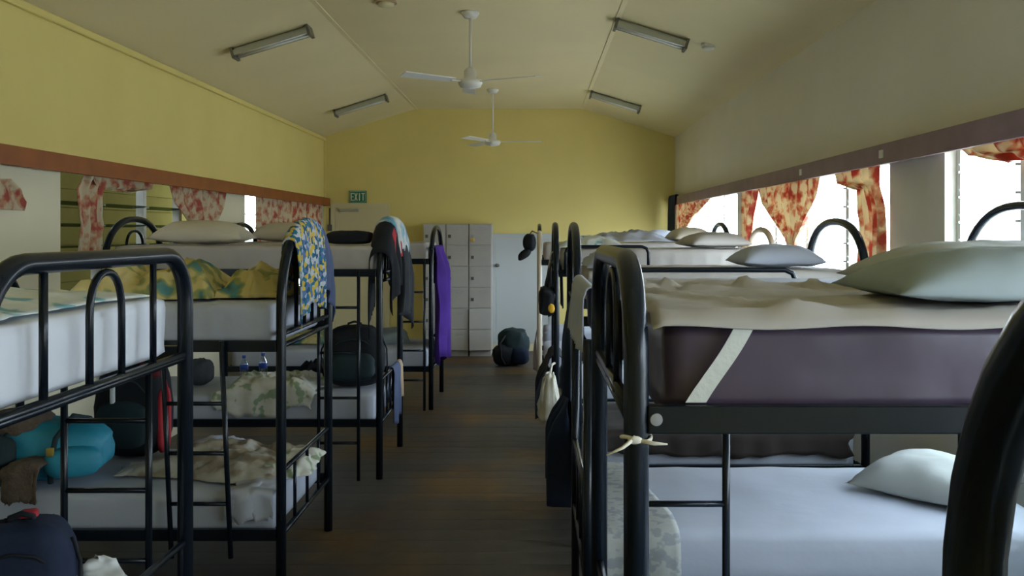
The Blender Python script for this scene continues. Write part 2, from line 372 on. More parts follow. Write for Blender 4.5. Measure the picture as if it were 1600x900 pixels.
# ------------------------------------------------------------------ ceiling fittings
def fan(label, d, ztop, blades_rot, rod):
    x = -0.53; t = thing('ceiling_fan', label, 'ceiling fan', (x, d, ztop))
    obj('canopy', lathe([(0.012, -0.055), (0.05, -0.05), (0.075, -0.015), (0.075, -0.001)], (x, d, ztop)), 'white', t, True)
    obj('rod', tube([(x, d, ztop-0.05), (x, d, ztop-rod)], 0.011), 'white', t, True)
    zz = ztop-rod
    obj('motor', lathe([(0.02, -0.165), (0.085, -0.15), (0.1, -0.12), (0.098, -0.095), (0.05, -0.08), (0.05, -0.02), (0.035, 0.0), (0.012, 0.012)], (x, d, zz)), 'white', t, True)
    for k in range(3):
        a = blades_rot+k*2*math.pi/3
        bm = bmesh.new(); bx(bm, 0.16, 0.62, -0.06, 0.06, -0.004, 0.004, 0.002)
        for vv in bm.verts:
            if vv.co.x < 0.3: vv.co.y *= 0.75
            vv.co.z += vv.co.y*0.18
        bmesh.ops.transform(bm, matrix=Matrix.Translation((x, d, zz-0.105)) @ Matrix.Rotation(a, 4, 'Z'), verts=bm.verts)
        b = obj('blade', bm, 'white', t)
        bm = box(0.085, 0.18, -0.015, 0.015, -0.006, 0.002)
        bmesh.ops.transform(bm, matrix=Matrix.Translation((x, d, zz-0.108)) @ Matrix.Rotation(a, 4, 'Z'), verts=bm.verts)
        obj('blade_arm', bm, 'white', t)
fan('white ceiling fan with a long rod, nearer of the two', 7.4, ZC, math.radians(95), 0.47)
fan('white ceiling fan hanging close to the far wall', 11.4, ZC, math.radians(0), 0.56)
def slope(side, s):
    """point on the sloped ceiling, s metres out from the fold"""
    if side < 0: e0, e1 = Vector((XA, 0, ZC)), Vector((XL, 0, ZW))
    else: e0, e1 = Vector((XB, 0, ZC)), Vector((XR, 0, ZW))
    dr = (e1-e0).normalized(); return e0+dr*s, dr
def fluoro(label, side, d, s0, s1):
    a, dr = slope(side, s0); b, _ = slope(side, s1)
    nrm = Vector((-dr.z, 0, dr.x)) if side > 0 else Vector((dr.z, 0, -dr.x))
    if nrm.z > 0: nrm = -nrm
    c = (a+b)/2; t = thing('fluorescent_light', label, 'ceiling light', (c.x, d, c.z), 'unlit fluorescent ceiling lights')
    L = (b-a).length
    Mx = Matrix((( dr.x, 0, -nrm.x, c.x), (0, 1, 0, d), (dr.z, 0, -nrm.z, c.z), (0, 0, 0, 1)))
    def put(name, bm, m):
        bmesh.ops.transform(bm, matrix=Mx, verts=bm.verts)
        bmesh.ops.recalc_face_normals(bm, faces=bm.faces); return obj(name, bm, m, t)
    put('housing', box(-L/2, L/2, -0.03, 0.03, -0.045, -0.004, 0.004), 'fixture')
    bm = bmesh.new()
    for s in (-1, 1): bx(bm, -L/2, L/2, s*0.072-0.003, s*0.072+0.003, -0.075, -0.03)
    put('reflector', bm, 'fixture')
    for s in (-1, 1): put('end_cap', box(s*L/2-0.012, s*L/2+0.012, -0.078, 0.078, -0.095, -0.004), 'fixend')
    for s in (-1, 1):
        pth = [Vector((-L/2+0.013, s*0.042, -0.064)), Vector((L/2-0.013, s*0.042, -0.064))]
        me = tube([tuple(Mx @ q) for q in pth], 0.0125); obj('fluorescent_tube', me, 'tube', t, True)
fluoro('unlit fluorescent ceiling light on the left slope, nearer one', -1, 7.65, 0.20, 0.87)
fluoro('unlit fluorescent ceiling light on the left slope, by the far wall', -1, 11.5, 0.18, 0.86)
fluoro('unlit fluorescent ceiling light on the right slope, nearer one', 1, 7.64, 0.0, 0.62)
fluoro('unlit fluorescent ceiling light on the right slope, by the far wall', 1, 11.5, 0.03, 0.68)
p, _ = slope(1, 0.80)
sd = thing('smoke_detector', 'small round smoke detector beyond the right fluorescent light', 'smoke detector', (p.x, 7.6, p.z))
obj('housing', lathe([(0.03, -0.04), (0.05, -0.034), (0.055, -0.016)], (p.x, 7.6, p.z), 20), 'white', sd, True)
obj('base', lathe([(0.06, -0.0155), (0.06, 0.012)], (p.x, 7.6, p.z), 20), 'white', sd)
sd = thing('ceiling_rose', 'small yellowish round fitting on the flat ceiling at the top edge', 'ceiling fitting', (-1.17, 7.05, ZC))
obj('base', lathe([(0.09, -0.018), (0.09, -0.001)], (-1.17, 7.05, ZC), 20), 'yellow_print' if False else 'tan', sd)
obj('cover', lathe([(0.02, -0.05), (0.06, -0.04), (0.07, -0.019)], (-1.17, 7.05, ZC), 20), 'doorc', sd, True)

# ------------------------------------------------------------------ far wall: door, pale panel, exit sign, lockers
yd = YF-0.001
dr1 = struct(bpy.data.objects.new('door_1', None)); C.objects.link(dr1); dr1.location = (-2.5, yd, 0)
bm = bmesh.new(); bx(bm, -2.99, -2.93, yd-0.03, yd, 0.112, 2.12); bx(bm, -2.19, -2.13, yd-0.03, yd, 0.112, 2.12); bx(bm, -2.99, -2.13, yd-0.03, yd, 2.12, 2.18)
obj('door_frame', bm, 'doorc', dr1)
obj('door_leaf', box(-2.927, -2.193, yd-0.022, yd-0.002, 0.115, 2.115), 'doorc', dr1)
cl = obj('door_closer', box(-2.86, -2.58, yd-0.075, yd-0.023, 2.055, 2.095, 0.006), 'fixture', dr1)
dr2 = struct(bpy.data.objects.new('pale_panel', None)); C.objects.link(dr2); dr2.location = (-0.2, yd, 0)  # low pale panel given a door's frame, leaf and knob
bm = bmesh.new(); bx(bm, -0.61, -0.56, yd-0.035, yd, 0.112, 1.66); bx(bm, 0.22, 0.27, yd-0.035, yd, 0.112, 1.66); bx(bm, -0.61, 0.27, yd-0.035, yd, 1.66, 1.73)
obj('door_frame', bm, 'door', dr2)
obj('door_leaf', box(-0.557, 0.217, yd-0.022, yd-0.002, 0.115, 1.657), 'door', dr2)
obj('door_knob', lathe([(0.01, 0), (0.03, 0.01), (0.03, 0.04), (0.01, 0.05)], (-0.545, yd-0.06, 1.24), 12), 'lockdk', dr2, True)
es = thing('exit_sign', 'green exit sign with pale letters on the far wall', 'sign', (-2.6, yd, 2.2))
sx0, sx1, sz0, sz1 = X(545.5, 13.15), X(572, 13.15), Z(317, 13.15), Z(298, 13.15)
obj('panel', box(sx0, sx1, yd-0.04, yd-0.001, sz0, sz1, 0.003), 'green', es)
def letters(txt, x0, x1, z0, z1, y):
    """block capitals from strokes on a 2 x 2 grid"""
    st = {'E': [(0, 0, 0, 2), (0, 2, 1, 2), (0, 1, .85, 1), (0, 0, 1, 0)], 'X': [(0, 0, 1, 2), (0, 2, 1, 0)], 'I': [(.5, 0, .5, 2)], 'T': [(.5, 0, .5, 2), (0, 2, 1, 2)]}
    bm = bmesh.new(); w = (x1-x0)/len(txt)
    for k, ch in enumerate(txt):
        for (a, b, c, d) in st[ch]:
            ww = w*0.62; hx = x0+k*w+w*0.19
            p0 = Vector((hx+a*ww, y, z0+b*(z1-z0)/2)); p1 = Vector((hx+c*ww, y, z0+d*(z1-z0)/2)); q = p1-p0
            r = bmesh.ops.create_cube(bm, size=1)
            bmesh.ops.scale(bm, vec=(q.length+0.012, 0.004, 0.015), verts=r['verts'])
            bmesh.ops.rotate(bm, matrix=Matrix.Rotation(-math.atan2(q.z, q.x), 3, 'Y'), cent=(0, 0, 0), verts=r['verts'])
            bmesh.ops.translate(bm, vec=(p0+p1)/2, verts=r['verts'])
    return bm
obj('lettering', letters('EXIT', sx0+0.02, sx1-0.02, sz0+0.04, sz1-0.04, yd-0.042), 'letter', es)
bm = bmesh.new(); e = 0.01
for (a, b, c, d) in ((sx0+e, sx1-e, sz0+e, sz0+e+.004), (sx0+e, sx1-e, sz1-e-.004, sz1-e), (sx0+e, sx0+e+.004, sz0+e+.004, sz1-e-.004), (sx1-e-.004, sx1-e, sz0+e+.004, sz1-e-.004)):
    bx(bm, a, b, yd-0.0425, yd-0.0402, c, d)
obj('border', bm, 'letter', es)
ph = thing('wall_box', 'small dark box on a thin pipe in the far left corner', 'switch', (X(513, 13.1), yd, Z(357, 13.1)))
obj('box', box(X(510, 13.1), X(517, 13.1), yd-0.05, yd-0.001, Z(361, 13.1), Z(351, 13.1), 0.005), 'lockdk', ph)
obj('pipe', tube([(X(513, 13.1), yd-0.012, Z(351, 13.1)), (X(513, 13.1), yd-0.012, Z(325, 13.1))], 0.009), 'lockdk', ph)
# lockers: a block of three columns, six doors each
yl0, yl1 = 12.62, 13.17
lw = (X(768, 12.62)-X(661, 12.62))/3; lx0 = X(661, 12.62); zt = 1.87
for c in range(3):
    a, b = lx0+c*lw+0.002, lx0+(c+1)*lw-0.002
    lab = ['grey metal locker column behind the purple towel', 'grey metal locker column in the middle of the three', 'grey metal locker column with a brass padlock near its top'][c]
    t = thing('locker_column', lab, 'locker', ((a+b)/2, yl0, 0), 'grey lockers on the far wall')
    bm = bmesh.new(); bx(bm, a, b, yl0+0.02, yl1, 0.08, zt); bx(bm, a+0.01, b-0.01, yl0+0.05, yl1, 0.0, 0.08)
    obj('body', bm, 'locker', t)
    rh = (zt-0.09)/6
    for r in range(6):
        z0 = 0.085+r*rh+0.004; z1 = z0+rh-0.008
        bmd = box(a+0.006, b-0.006, yl0, yl0+0.019, z0, z1, 0.003)
        if c == 1 and r == 4 or (c == 2 and r < 2):
            ang = 0.10 if c == 2 else 0.0
            bmesh.ops.rotate(bmd, matrix=Matrix.Rotation(ang, 3, 'Z'), cent=(b-0.006, yl0+0.01, 0), verts=bmd.verts)
        dd = obj('locker_door', bmd, 'locker', t)
        bm = bmesh.new(); xm = (a+b)/2+0.03; zp = z1-0.06
        bx(bm, xm-0.045, xm+0.045, yl0-0.004, yl0-0.0005, zp-0.018, zp-0.014); bx(bm, xm-0.045, xm+0.045, yl0-0.004, yl0-0.0005, zp+0.014, zp+0.018)
        bx(bm, xm-0.045, xm-0.041, yl0-0.004, yl0-0.0005, zp-0.014, zp+0.014); bx(bm, xm+0.041, xm+0.045, yl0-0.004, yl0-0.0005, zp-0.014, zp+0.014)
        obj('label_holder', bm, 'plate', dd)
        obj('hasp', box(a+0.03, a+0.07, yl0-0.012, yl0-0.0005, (z0+z1)/2-0.045, (z0+z1)/2+0.0), 'lockdk' if (c, r) != (2, 5) else 'plate', dd)
        if (c, r) == (2, 5):
            pl = bmesh.new(); bx(pl, a+0.028, a+0.078, yl0-0.034, yl0-0.014, (z0+z1)/2-0.10, (z0+z1)/2-0.047, 0.006)
            obj('padlock', pl, 'brass', dd)

# ------------------------------------------------------------------ bunk beds
def arch_path(x, y0, y1, top, style, rc=0.16, spring=None, n=22):
    P = [(x, y0, 0.0)]
    if style == 'post': return P+[(x, y0, top)]
    if style == 'round':
        P.append((x, y0, top-rc))
        for k in range(1, 9): a = k/8*math.pi/2; P.append((x, y0+rc*(1-math.cos(a)), top-rc+rc*math.sin(a)))
        for k in range(0, 9): a = k/8*math.pi/2; P.append((x, y1-rc+rc*math.sin(a), top-rc+rc*math.cos(a)))
    else:
        c, h = (y0+y1)/2, (y1-y0)/2; rise = top-spring; e = 2/2.25
        P.append((x, y0, spring*0.6))
        for k in range(n+1):
            a = math.pi-k*math.pi/n; co, si = math.cos(a), math.sin(a)
            P.append((x, c+h*math.copysign(abs(co)**e, co), spring+rise*abs(si)**e))
        P.append((x, y1, spring*0.6))
    return P+[(x, y1, 0.0)]
def arch_z(y, y0, y1, top, style, rc=0.16, spring=1.45):
    if style == 'round':
        if y < y0+rc: q = (y0+rc-y)/rc; return top-rc+rc*math.sqrt(max(0, 1-q*q))
        if y > y1-rc: q = (y-y1+rc)/rc; return top-rc+rc*math.sqrt(max(0, 1-q*q))
        return top
    c, h = (y0+y1)/2, (y1-y0)/2; q = min(1, abs((y-c)/h))
    return spring+(top-spring)*(1-q**2.25)**(1/2.25)
BEDS = {}
def bunk(key, label, y0, y1, xf, xh, zu, zl, foot, head, fmat='black', hmat='black', rmat='black', r=0.024,
         ladder=None, guard=None, fcross=(), fbars=(), hoop=None, lowbars=3, rail=0.055, hrc=None):
    sg = 1 if xh > xf else -1
    t = thing('bunk_bed', label, 'bunk bed', ((xf+xh)/2, (y0+y1)/2, 0), 'metal bunk beds along both walls')
    BEDS[key] = dict(y0=y0, y1=y1, xf=xf, xh=xh, zu=zu, zl=zl, foot=foot)
    def endframe(x, spec, m, nm):
        top, style, prm = spec
        if style == 'post':
            for y in (y0, y1): obj('post', tube([(x, y, 0), (x, y, top)], r, 12), m, t, True)
        else:
            kw = {'rc': prm} if style == 'round' else {'spring': prm}
            obj(nm, tube(arch_path(x, y0, y1, top, style, **kw), r, 14), m, t, True)
    endframe(xf, foot, fmat, 'foot_frame'); endframe(xh, head, hmat, 'head_frame')
    # side rails
    for zz in (zu, zl):
        for y, s in ((y0, 1), (y1, -1)):
            a, b = sorted((xf+sg*(r-0.004), xh-sg*(r-0.004))); ya, yb = sorted((y-s*0.018, y+s*0.012))
            obj('side_rail', box(a, b, ya, yb, zz-rail, zz, 0.003), rmat, t)
        for k in range(6):
            xx = xf+(xh-xf)*(k+0.7)/6.4
            obj('slat', box(xx-0.03, xx+0.03, y0+0.0125, y1-0.0125, zz-0.052, zz-0.032), rmat, t)
        for x, m in ((xf, fmat), (xh, hmat)):
            obj('crossbar', tube([(x, y0, zz-0.03), (x, y1, zz-0.03)], 0.014, 8), m, t, True)
    for z in fcross: obj('crossbar', tube([(xf, y0, z), (xf, y1, z)], 0.013, 8), fmat, t, True)
    for (y, za, zb) in fbars: obj('bar', tube([(xf, y, za), (xf, y, zb)], 0.011, 8), fmat, t, True)
    if hoop:
        ya, yb, za, zb = hoop
        for x, m in ((xf, fmat), (xh, hmat)):
            obj('hoop', tube(arch_path(x, ya, yb, zb, 'arch', spring=zb-0.12, n=14)[1:-1], 0.011, 8) if False else
                tube([(x, ya, za)]+arch_path(x, ya, yb, zb, 'arch', spring=zb-0.12, n=14)[2:-2]+[(x, yb, za)], 0.011, 8), m, t, True)
    # lower foot end: crossbar with upright bars
    zt_ = zl+0.27
    obj('crossbar', tube([(xf, y0, zt_), (xf, y1, zt_)], 0.012, 8), fmat, t, True)
    for k in range(lowbars):
        y = y0+(y1-y0)*(k+1)/(lowbars+1); obj('bar', tube([(xf, y, zl-0.03), (xf, y, zt_)], 0.009, 8), fmat, t, True)
    if ladder:
        yy, xa, xb, zb, zt2, rungs, lean = ladder
        la = obj('ladder', tubes([[(xa+lean, yy, zb), (xa, yy, zt2)], [(xb+lean, yy, zb), (xb, yy, zt2)]], 0.0125), rmat, t, True)
        for z in rungs:
            q = lean*(1-(z-zb)/(zt2-zb)); obj('rung', tube([(xa+q, yy, z), (xb+q, yy, z)], 0.010, 8), rmat, la, True)
    if guard:
        yy, xa, xb, z0, z1 = guard; rc = 0.05
        P = [(xa, yy, z0), (xa, yy, z1-rc), (xa+sg*0.015, yy, z1-0.015), (xa+sg*rc, yy, z1), (xb-sg*rc, yy, z1), (xb-sg*0.015, yy, z1-0.015), (xb, yy, z1-rc), (xb, yy, z0)]
        obj('guard_rail', tube(P, 0.0125, 8), rmat, t, True)
    return t
bunk('L1', 'black bunk bed nearest the camera on the left, with squared end frame', 1.94, 3.08, -1.20, -3.02, 1.36, 0.42,
     (1.675, 'round', 0.17), (1.675, 'round', 0.17), fcross=(1.32,), fbars=((2.19, 1.32, 1.66), (2.82, 1.32, 1.66)), hoop=(2.417, 2.605, 1.32, 1.638),
     ladder=(3.125, -1.64, -1.345, 0.35, 1.36, (0.36+0.0, 0.605, 0.85, 1.093), 0.0), r=0.026)
bunk('L2', 'black bunk bed on the left with a blue and yellow towel on its end', 4.28, 5.26, -1.21, -3.02, 1.235, 0.335,
     (1.79, 'arch', 1.35), (1.60, 'arch', 1.25), fcross=(1.262,), fbars=((4.55, 1.26, 1.72), (4.71, 1.26, 1.75), (4.87, 1.26, 1.75)),
     ladder=(4.235, -1.76, -1.48, 0.21, 1.235, (0.466, 0.705, 0.94), 0.045))
bunk('L3', 'black bunk bed on the left with clothes piled over its end', 6.36, 7.33, -1.10, -3.05, 1.49, 0.425,
     (1.79, 'arch', 1.4), (1.85, 'arch', 1.5), fcross=(1.40,), fbars=((6.6, 1.4, 1.7), (6.85, 1.4, 1.75), (7.1, 1.4, 1.7)), hoop=(6.7, 6.98, 1.46, 1.76), lowbars=5,
     ladder=(6.315, -1.52, -1.24, 0.0, 1.49, (0.264, 0.582, 0.9, 1.22), 0.0))
bunk('L4', 'black bunk bed on the left with a purple towel, farthest one', 8.84, 9.84, -1.02, -3.05, 1.49, 0.43,
     (1.80, 'arch', 1.4), (1.83, 'arch', 1.5), fcross=(1.585,), lowbars=4,
     ladder=(8.795, -1.307, -1.08, 0.0, 1.49, (0.297, 0.588, 0.872, 1.163), 0.0))
bunk('R0', 'black bunk bed cut off at the right edge, closest to the camera', -0.24, 0.72, 0.352, 2.0, 1.41, 0.47,
     (1.80, 'arch', 1.43), (1.80, 'arch', 1.43))
bunk('R1', 'black bunk bed on the right carrying the bare brown mattress', 1.76, 2.76, 0.20, 1.98, 1.412, 0.47,
     (1.69, 'round', 0.21), (1.69, 'round', 0.21), fcross=(1.36,), hoop=(2.15, 2.38, 1.36, 1.655),
     ladder=(2.805, 0.30, 0.60, 0.2, 1.41, (0.41, 0.655, 0.90, 1.14), 0.0), r=0.025)
bunk('R2', 'black bunk bed on the right behind the brown mattress one, with short foot posts', 3.17, 4.15, 0.19, 1.98, 1.36, 0.52,
     (1.37, 'post', 0), (1.86, 'arch', 1.45), r=0.018, guard=(4.185, 0.34, 1.22, 1.3, 1.575), rail=0.045)
bunk('R3', 'black bunk bed on the right with dark clothes hung on its tall foot arch', 4.98, 6.0, 0.24, 1.84, 1.38, 0.46,
     (1.79, 'arch', 1.42), (1.815, 'arch', 1.5))
bunk('R4', 'bunk bed on the right with black foot arch and cream head arch', 6.95, 7.75, 0.17, 1.86, 1.46, 0.46,
     (1.81, 'arch', 1.42), (1.77, 'arch', 1.5), hmat='creamtube', guard=(6.915, 0.24, 0.88, 1.43, 1.64))
bunk('R5', 'bunk bed on the right with a cream foot arch', 8.55, 9.4, 0.05, 1.86, 1.49, 0.46,
     (1.745, 'arch', 1.40), (1.83, 'arch', 1.5), fmat='creamtube')
bunk('R6', 'black bunk bed on the right, farthest one, with a cap on it', 10.2, 11.1, 0.06, 1.86, 1.47, 0.46,
     (1.83, 'arch', 1.45), (1.60, 'arch', 1.3))
rb = [o for o in C.objects if o.name.startswith('bunk_bed') and 'brown mattress' in o['label'] and 'carrying' in o['label']][0]
me = lathe([(0.001, 0.0), (0.012, 0.001), (0.0125, 0.006)], (0, 0, 0), 14); me.transform(Matrix.Translation((0.237, 1.7365, 1.386)) @ Matrix.Rotation(math.pi/2, 4, 'X') @ Matrix.Rotation(math.pi, 4, 'Y'))
obj('bolt', me, 'bolt', rb)

# ------------------------------------------------------------------ mattresses
def mattress(label, x0, x1, y0, y1, z0, z1, m, seed=0, wr=0.006, bev=0.035, grp='bunk mattresses', pleat=0.0):
    bm = bmesh.new(); nx, ny, nzc = (90 if pleat else 28), 14, 5
    # gridded box, corners rounded
    def P(i, j, k):
        return Vector((x0+(x1-x0)*i/nx, y0+(y1-y0)*j/ny, z0+(z1-z0)*k/nzc))
    vm = {}
    def V(i, j, k):
        if (i, j, k) not in vm:
            p = P(i, j, k); q = Vector(p)
            for ax, lo, hi in ((0, x0, x1), (1, y0, y1), (2, z0, z1)): q[ax] = min(max(q[ax], lo+bev), hi-bev)
            d = p-q
            if d.length > 1e-6: p = q+d.normalized()*bev
            w = wr*(nz(p.x, p.y, p.z+seed*3.1, 5)+0.6*nz(p.x, p.y, p.z+seed, 13))
            if p.z > z0+0.02:
                nn = (d.normalized() if d.length > 1e-6 else Vector((0, 0, 1)))
                p = p+nn*(w-wr*0.8)
                if pleat and abs(d.z) < bev*0.9: p = p-nn*pleat*abs(math.sin(p.x*26+3.5*nz(p.x, p.z*0.5, seed, 3)))*(0.5+0.5*nz(p.x, p.z, seed+4, 4))
            p.z = max(p.z, z0+0.001)
            vm[(i, j, k)] = bm.verts.new(p)
        return vm[(i, j, k)]
    for i in range(nx):
        for j in range(ny):
            bm.faces.new((V(i, j, nzc), V(i+1, j, nzc), V(i+1, j+1, nzc), V(i, j+1, nzc)))
            bm.faces.new((V(i, j, 0), V(i, j+1, 0), V(i+1, j+1, 0), V(i+1, j, 0)))
    for i in range(nx):
        for k in range(nzc):
            bm.faces.new((V(i, 0, k), V(i+1, 0, k), V(i+1, 0, k+1), V(i, 0, k+1)))
            bm.faces.new((V(i, ny, k), V(i, ny, k+1), V(i+1, ny, k+1), V(i+1, ny, k)))
    for j in range(ny):
        for k in range(nzc):
            bm.faces.new((V(0, j, k), V(0, j, k+1), V(0, j+1, k+1), V(0, j+1, k)))
            bm.faces.new((V(nx, j, k), V(nx, j+1, k), V(nx, j+1, k+1), V(nx, j, k+1)))
    return tag(obj('mattress', bm, m, smooth=True), label, 'mattress', grp)
def mats(key, upper, lower, mu='sheet', ml='sheet', th=0.165, tl=0.165, pl=0.008):
    b = BEDS[key]; xa, xb = sorted((b['xf']+(0.04 if b['xh'] > b['xf'] else -0.04), b['xh']-(0.04 if b['xh'] > b['xf'] else -0.04)))
    s = abs(hash(key)) % 50 if False else sum(map(ord, key))
    mattress(upper, xa, xb, b['y0']+0.022, b['y1']-0.022, b['zu']-0.030, b['zu']+th, mu, s, pleat=pl)
    mattress(lower, xa, xb, b['y0']+0.022, b['y1']-0.022, b['zl']-0.030, b['zl']+tl, ml, s+5)
mats('L1', 'white sheeted upper mattress behind the squared black end frame on the left', 'white lower mattress of the nearest left bunk', mu='sheetpale', th=0.175)
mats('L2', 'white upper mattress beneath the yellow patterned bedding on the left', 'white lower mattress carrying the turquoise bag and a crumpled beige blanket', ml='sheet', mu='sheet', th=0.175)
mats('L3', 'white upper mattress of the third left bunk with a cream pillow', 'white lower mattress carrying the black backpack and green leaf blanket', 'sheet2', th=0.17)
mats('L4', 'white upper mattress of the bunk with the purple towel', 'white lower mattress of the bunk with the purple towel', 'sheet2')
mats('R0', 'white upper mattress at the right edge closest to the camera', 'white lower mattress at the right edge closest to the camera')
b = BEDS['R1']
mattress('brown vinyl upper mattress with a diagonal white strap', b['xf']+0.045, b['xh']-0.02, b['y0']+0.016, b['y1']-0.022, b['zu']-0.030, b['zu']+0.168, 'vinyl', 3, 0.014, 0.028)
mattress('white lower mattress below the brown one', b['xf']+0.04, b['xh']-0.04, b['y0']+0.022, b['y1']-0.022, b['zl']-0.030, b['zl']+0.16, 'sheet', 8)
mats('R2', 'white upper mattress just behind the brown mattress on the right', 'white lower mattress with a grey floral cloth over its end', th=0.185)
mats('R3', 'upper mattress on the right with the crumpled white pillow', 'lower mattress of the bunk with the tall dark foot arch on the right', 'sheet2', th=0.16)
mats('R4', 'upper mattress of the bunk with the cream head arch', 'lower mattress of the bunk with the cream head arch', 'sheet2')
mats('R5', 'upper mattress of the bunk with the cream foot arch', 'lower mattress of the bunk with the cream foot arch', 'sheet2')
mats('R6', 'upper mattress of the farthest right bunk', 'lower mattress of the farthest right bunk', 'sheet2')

# ------------------------------------------------------------------ soft things
def pillow(label, c, L, Wd, H, m, rz=0.0, tilt=(0, 0), seed=0, n=22, grp='pillows on the bunks'):
    v, f = [], []
    R = Matrix.Translation(c) @ Matrix.Rotation(rz, 4, 'Z') @ Matrix.Rotation(tilt[0], 4, 'X') @ Matrix.Rotation(tilt[1], 4, 'Y')
    for s in (1, -1):
        for i in range(n+1):
            for j in range(n+1):
                u, w = -1+2*i/n, -1+2*j/n
                h = max(0, (1-abs(u)**3.2)*(1-abs(w)**3.2))**0.62
                x = L/2*u*(1-0.07*(1-w*w)*u*u); y = Wd/2*w*(1-0.09*(1-u*u)*w*w)
                z = s*H/2*h*(1.35 if s > 0 else 0.4)+0.012*h*(nz(x, y, seed, 7)+0.5*nz(x, y, seed+4, 18))
                # pleats radiating from the corners
                z += 0.006*h*math.sin(9*math.atan2(abs(w)-1.05, abs(u)-1.05))*(abs(u)*abs(w))
                v.append(tuple(R @ Vector((x, y, z+H*0.21))))
    N = (n+1)*(n+1)
    for i in range(n):
        for j in range(n):
            a = i*(n+1)+j
            f.append((a, a+n+1, a+n+2, a+1)); f.append((N+a, N+a+1, N+a+n+2, N+a+n+1))
    me = py(v, f); bm = bmesh.new(); bm.from_mesh(me); bmesh.ops.remove_doubles(bm, verts=bm.verts, dist=0.0008); bm.to_mesh(me); bm.free()
    return tag(obj('pillow', me, m, smooth=True), label, 'pillow', grp)
def crumple(name, label, cat, c, wx, wy, h, m, seed=0, rz=0.0, n=46, freq=6.0, flop=None, edge=0.22):
    """a heaped cloth lying on a surface at height c.z; flop=(axis limit x, drop) lets it hang past an edge"""
    v, f = [], []
    for i in range(n+1):
        for j in range(n+1):
            u, w = -1+2*i/n, -1+2*j/n
            e = 1+edge*nz(u*1.6, w*1.6, seed)+0.08*nz(u*5, w*5, seed+2)
            x, y = u*wx/2*e, w*wy/2*e
            x2 = x+0.02*nz(u*4, w*4, seed+5); y2 = y+0.02*nz(u*4, w*4, seed+7)
            fall = max(0, 1-max(abs(u), abs(w))**3)
            rid = 1-abs(nz(x, y, seed, freq))*2; rid2 = 1-abs(nz(x, y, seed+3, freq*2.3))*2
            big = 0.5+0.5*nz(x, y, seed+11, 2.2)
            z = h*fall*(0.35*max(0, rid)+0.2*max(0, rid2)+0.55*big)+0.006
            q = Matrix.Rotation(rz, 2) @ Vector((x2, y2)); px, pyy = c[0]+q.x, c[1]+q.y; pz = c[2]+max(z, 0.006)
            if flop:
                ax, lim, sg, = flop
                val = px if ax == 'x' else pyy; over = (val-lim)*sg
                if over > 0:
                    nv = lim+sg*min(over, 0.02+0.008*math.sin(40*(pyy if ax == 'x' else px)))
                    if ax == 'x': px = nv
                    else: pyy = nv
                    pz -= over
            v.append((px, pyy, pz))
    for i in range(n):
        for j in range(n):
            a = i*(n+1)+j; f.append((a, a+n+1, a+n+2, a+1))
    o = obj(name, py(v, f), m, smooth=True); solid(o, 0.004)
    return tag(o, label, cat)
def drape(name, label, cat, x, ya, yb, zf, front, back, m, aisle, rad=0.032, folds=4, seed=0, amp=0.02, n=26, thick=0.006, grp=None, taper=0.0, parent=None):
    """cloth slung over a rail: zf(y) is the rail's height; front = drop on the aisle side"""
    v, f = [], []; rows = []
    nb, na, nf = 8, 6, 14
    for k in range(nb): rows.append(('b', back*(1-k/nb)))
    for k in range(na+1): rows.append(('a', math.pi*k/na))
    for k in range(1, nf+1): rows.append(('f', front*k/nf))
    for i in range(n+1):
        u = i/n; yy0 = ya+(yb-ya)*u
        for (kd, s) in rows:
            z0 = zf(yy0); hang = s if kd != 'a' else 0
            yc = (ya+yb)/2; tt = min(1, hang/max(front, back, 0.01))
            y = yy0+(yc-yy0)*taper*tt+0.02*tt*nz(u*3, s*3, seed)
            wv = amp*(0.25+0.75*min(1, hang/0.25))*math.sin(2*math.pi*folds*u+seed+1.2*nz(u*2, hang*2, seed))
            ln = 1+0.12*nz(u*2.5, 0.3, seed+8)
            if kd == 'b': p = (x-aisle*(rad+abs(wv)*0.4), y, z0-s*ln)
            elif kd == 'a': p = (x-aisle*rad*math.cos(s), y, z0+rad*math.sin(s))
            else: p = (x+aisle*(rad+0.006+amp*0.6*min(1, s/0.2)+wv*min(1, s/0.12)), y, z0-s*ln)
            v.append(p)
    R = len(rows)
    for i in range(n):
        for k in range(R-1):
            a = i*R+k; f.append((a, a+1, a+R+1, a+R))
    o = obj(name, py(v, f), m, parent, smooth=True); solid(o, thick)
    if parent is None: tag(o, label, cat, grp)
    return o
def blob(c, sx, sy, sz, e=0.55, seed=0, amp=0.04, n=20, rz=0.0, fn=None):
    """superellipsoid with a soft lumpy surface; c is its bottom centre"""
    v, f = [], []; nu, nv = n*2, n
    def sp(a, q): return math.copysign(abs(a)**q, a)
    R = Matrix.Rotation(rz, 3, 'Z')
    for j in range(nv+1):
        ph = -math.pi/2+math.pi*j/nv
        for i in range(nu):
            th = 2*math.pi*i/nu
            p = Vector((sp(math.cos(ph), e)*sp(math.cos(th), e), sp(math.cos(ph), e)*sp(math.sin(th), e), sp(math.sin(ph), e)))
            k = 1+amp*(nz(p.x, p.y, p.z+seed, 2.2)+0.5*nz(p.x, p.y, p.z+seed, 5))
            p = Vector((p.x*sx/2*k, p.y*sy/2*k, max(-1, p.z*(k if p.z > 0 else 1))*sz/2+sz/2))
            if fn: p = fn(p)
            p = R @ p; v.append((c[0]+p.x, c[1]+p.y, c[2]+p.z))
    for j in range(nv):
        for i in range(nu):
            a = j*nu+i; b = j*nu+(i+1) % nu; f.append((a, b, b+nu, a+nu))
    me = py(v, f); bm = bmesh.new(); bm.from_mesh(me); bmesh.ops.remove_doubles(bm, verts=bm.verts, dist=0.0003); bm.to_mesh(me); bm.free()
    return me
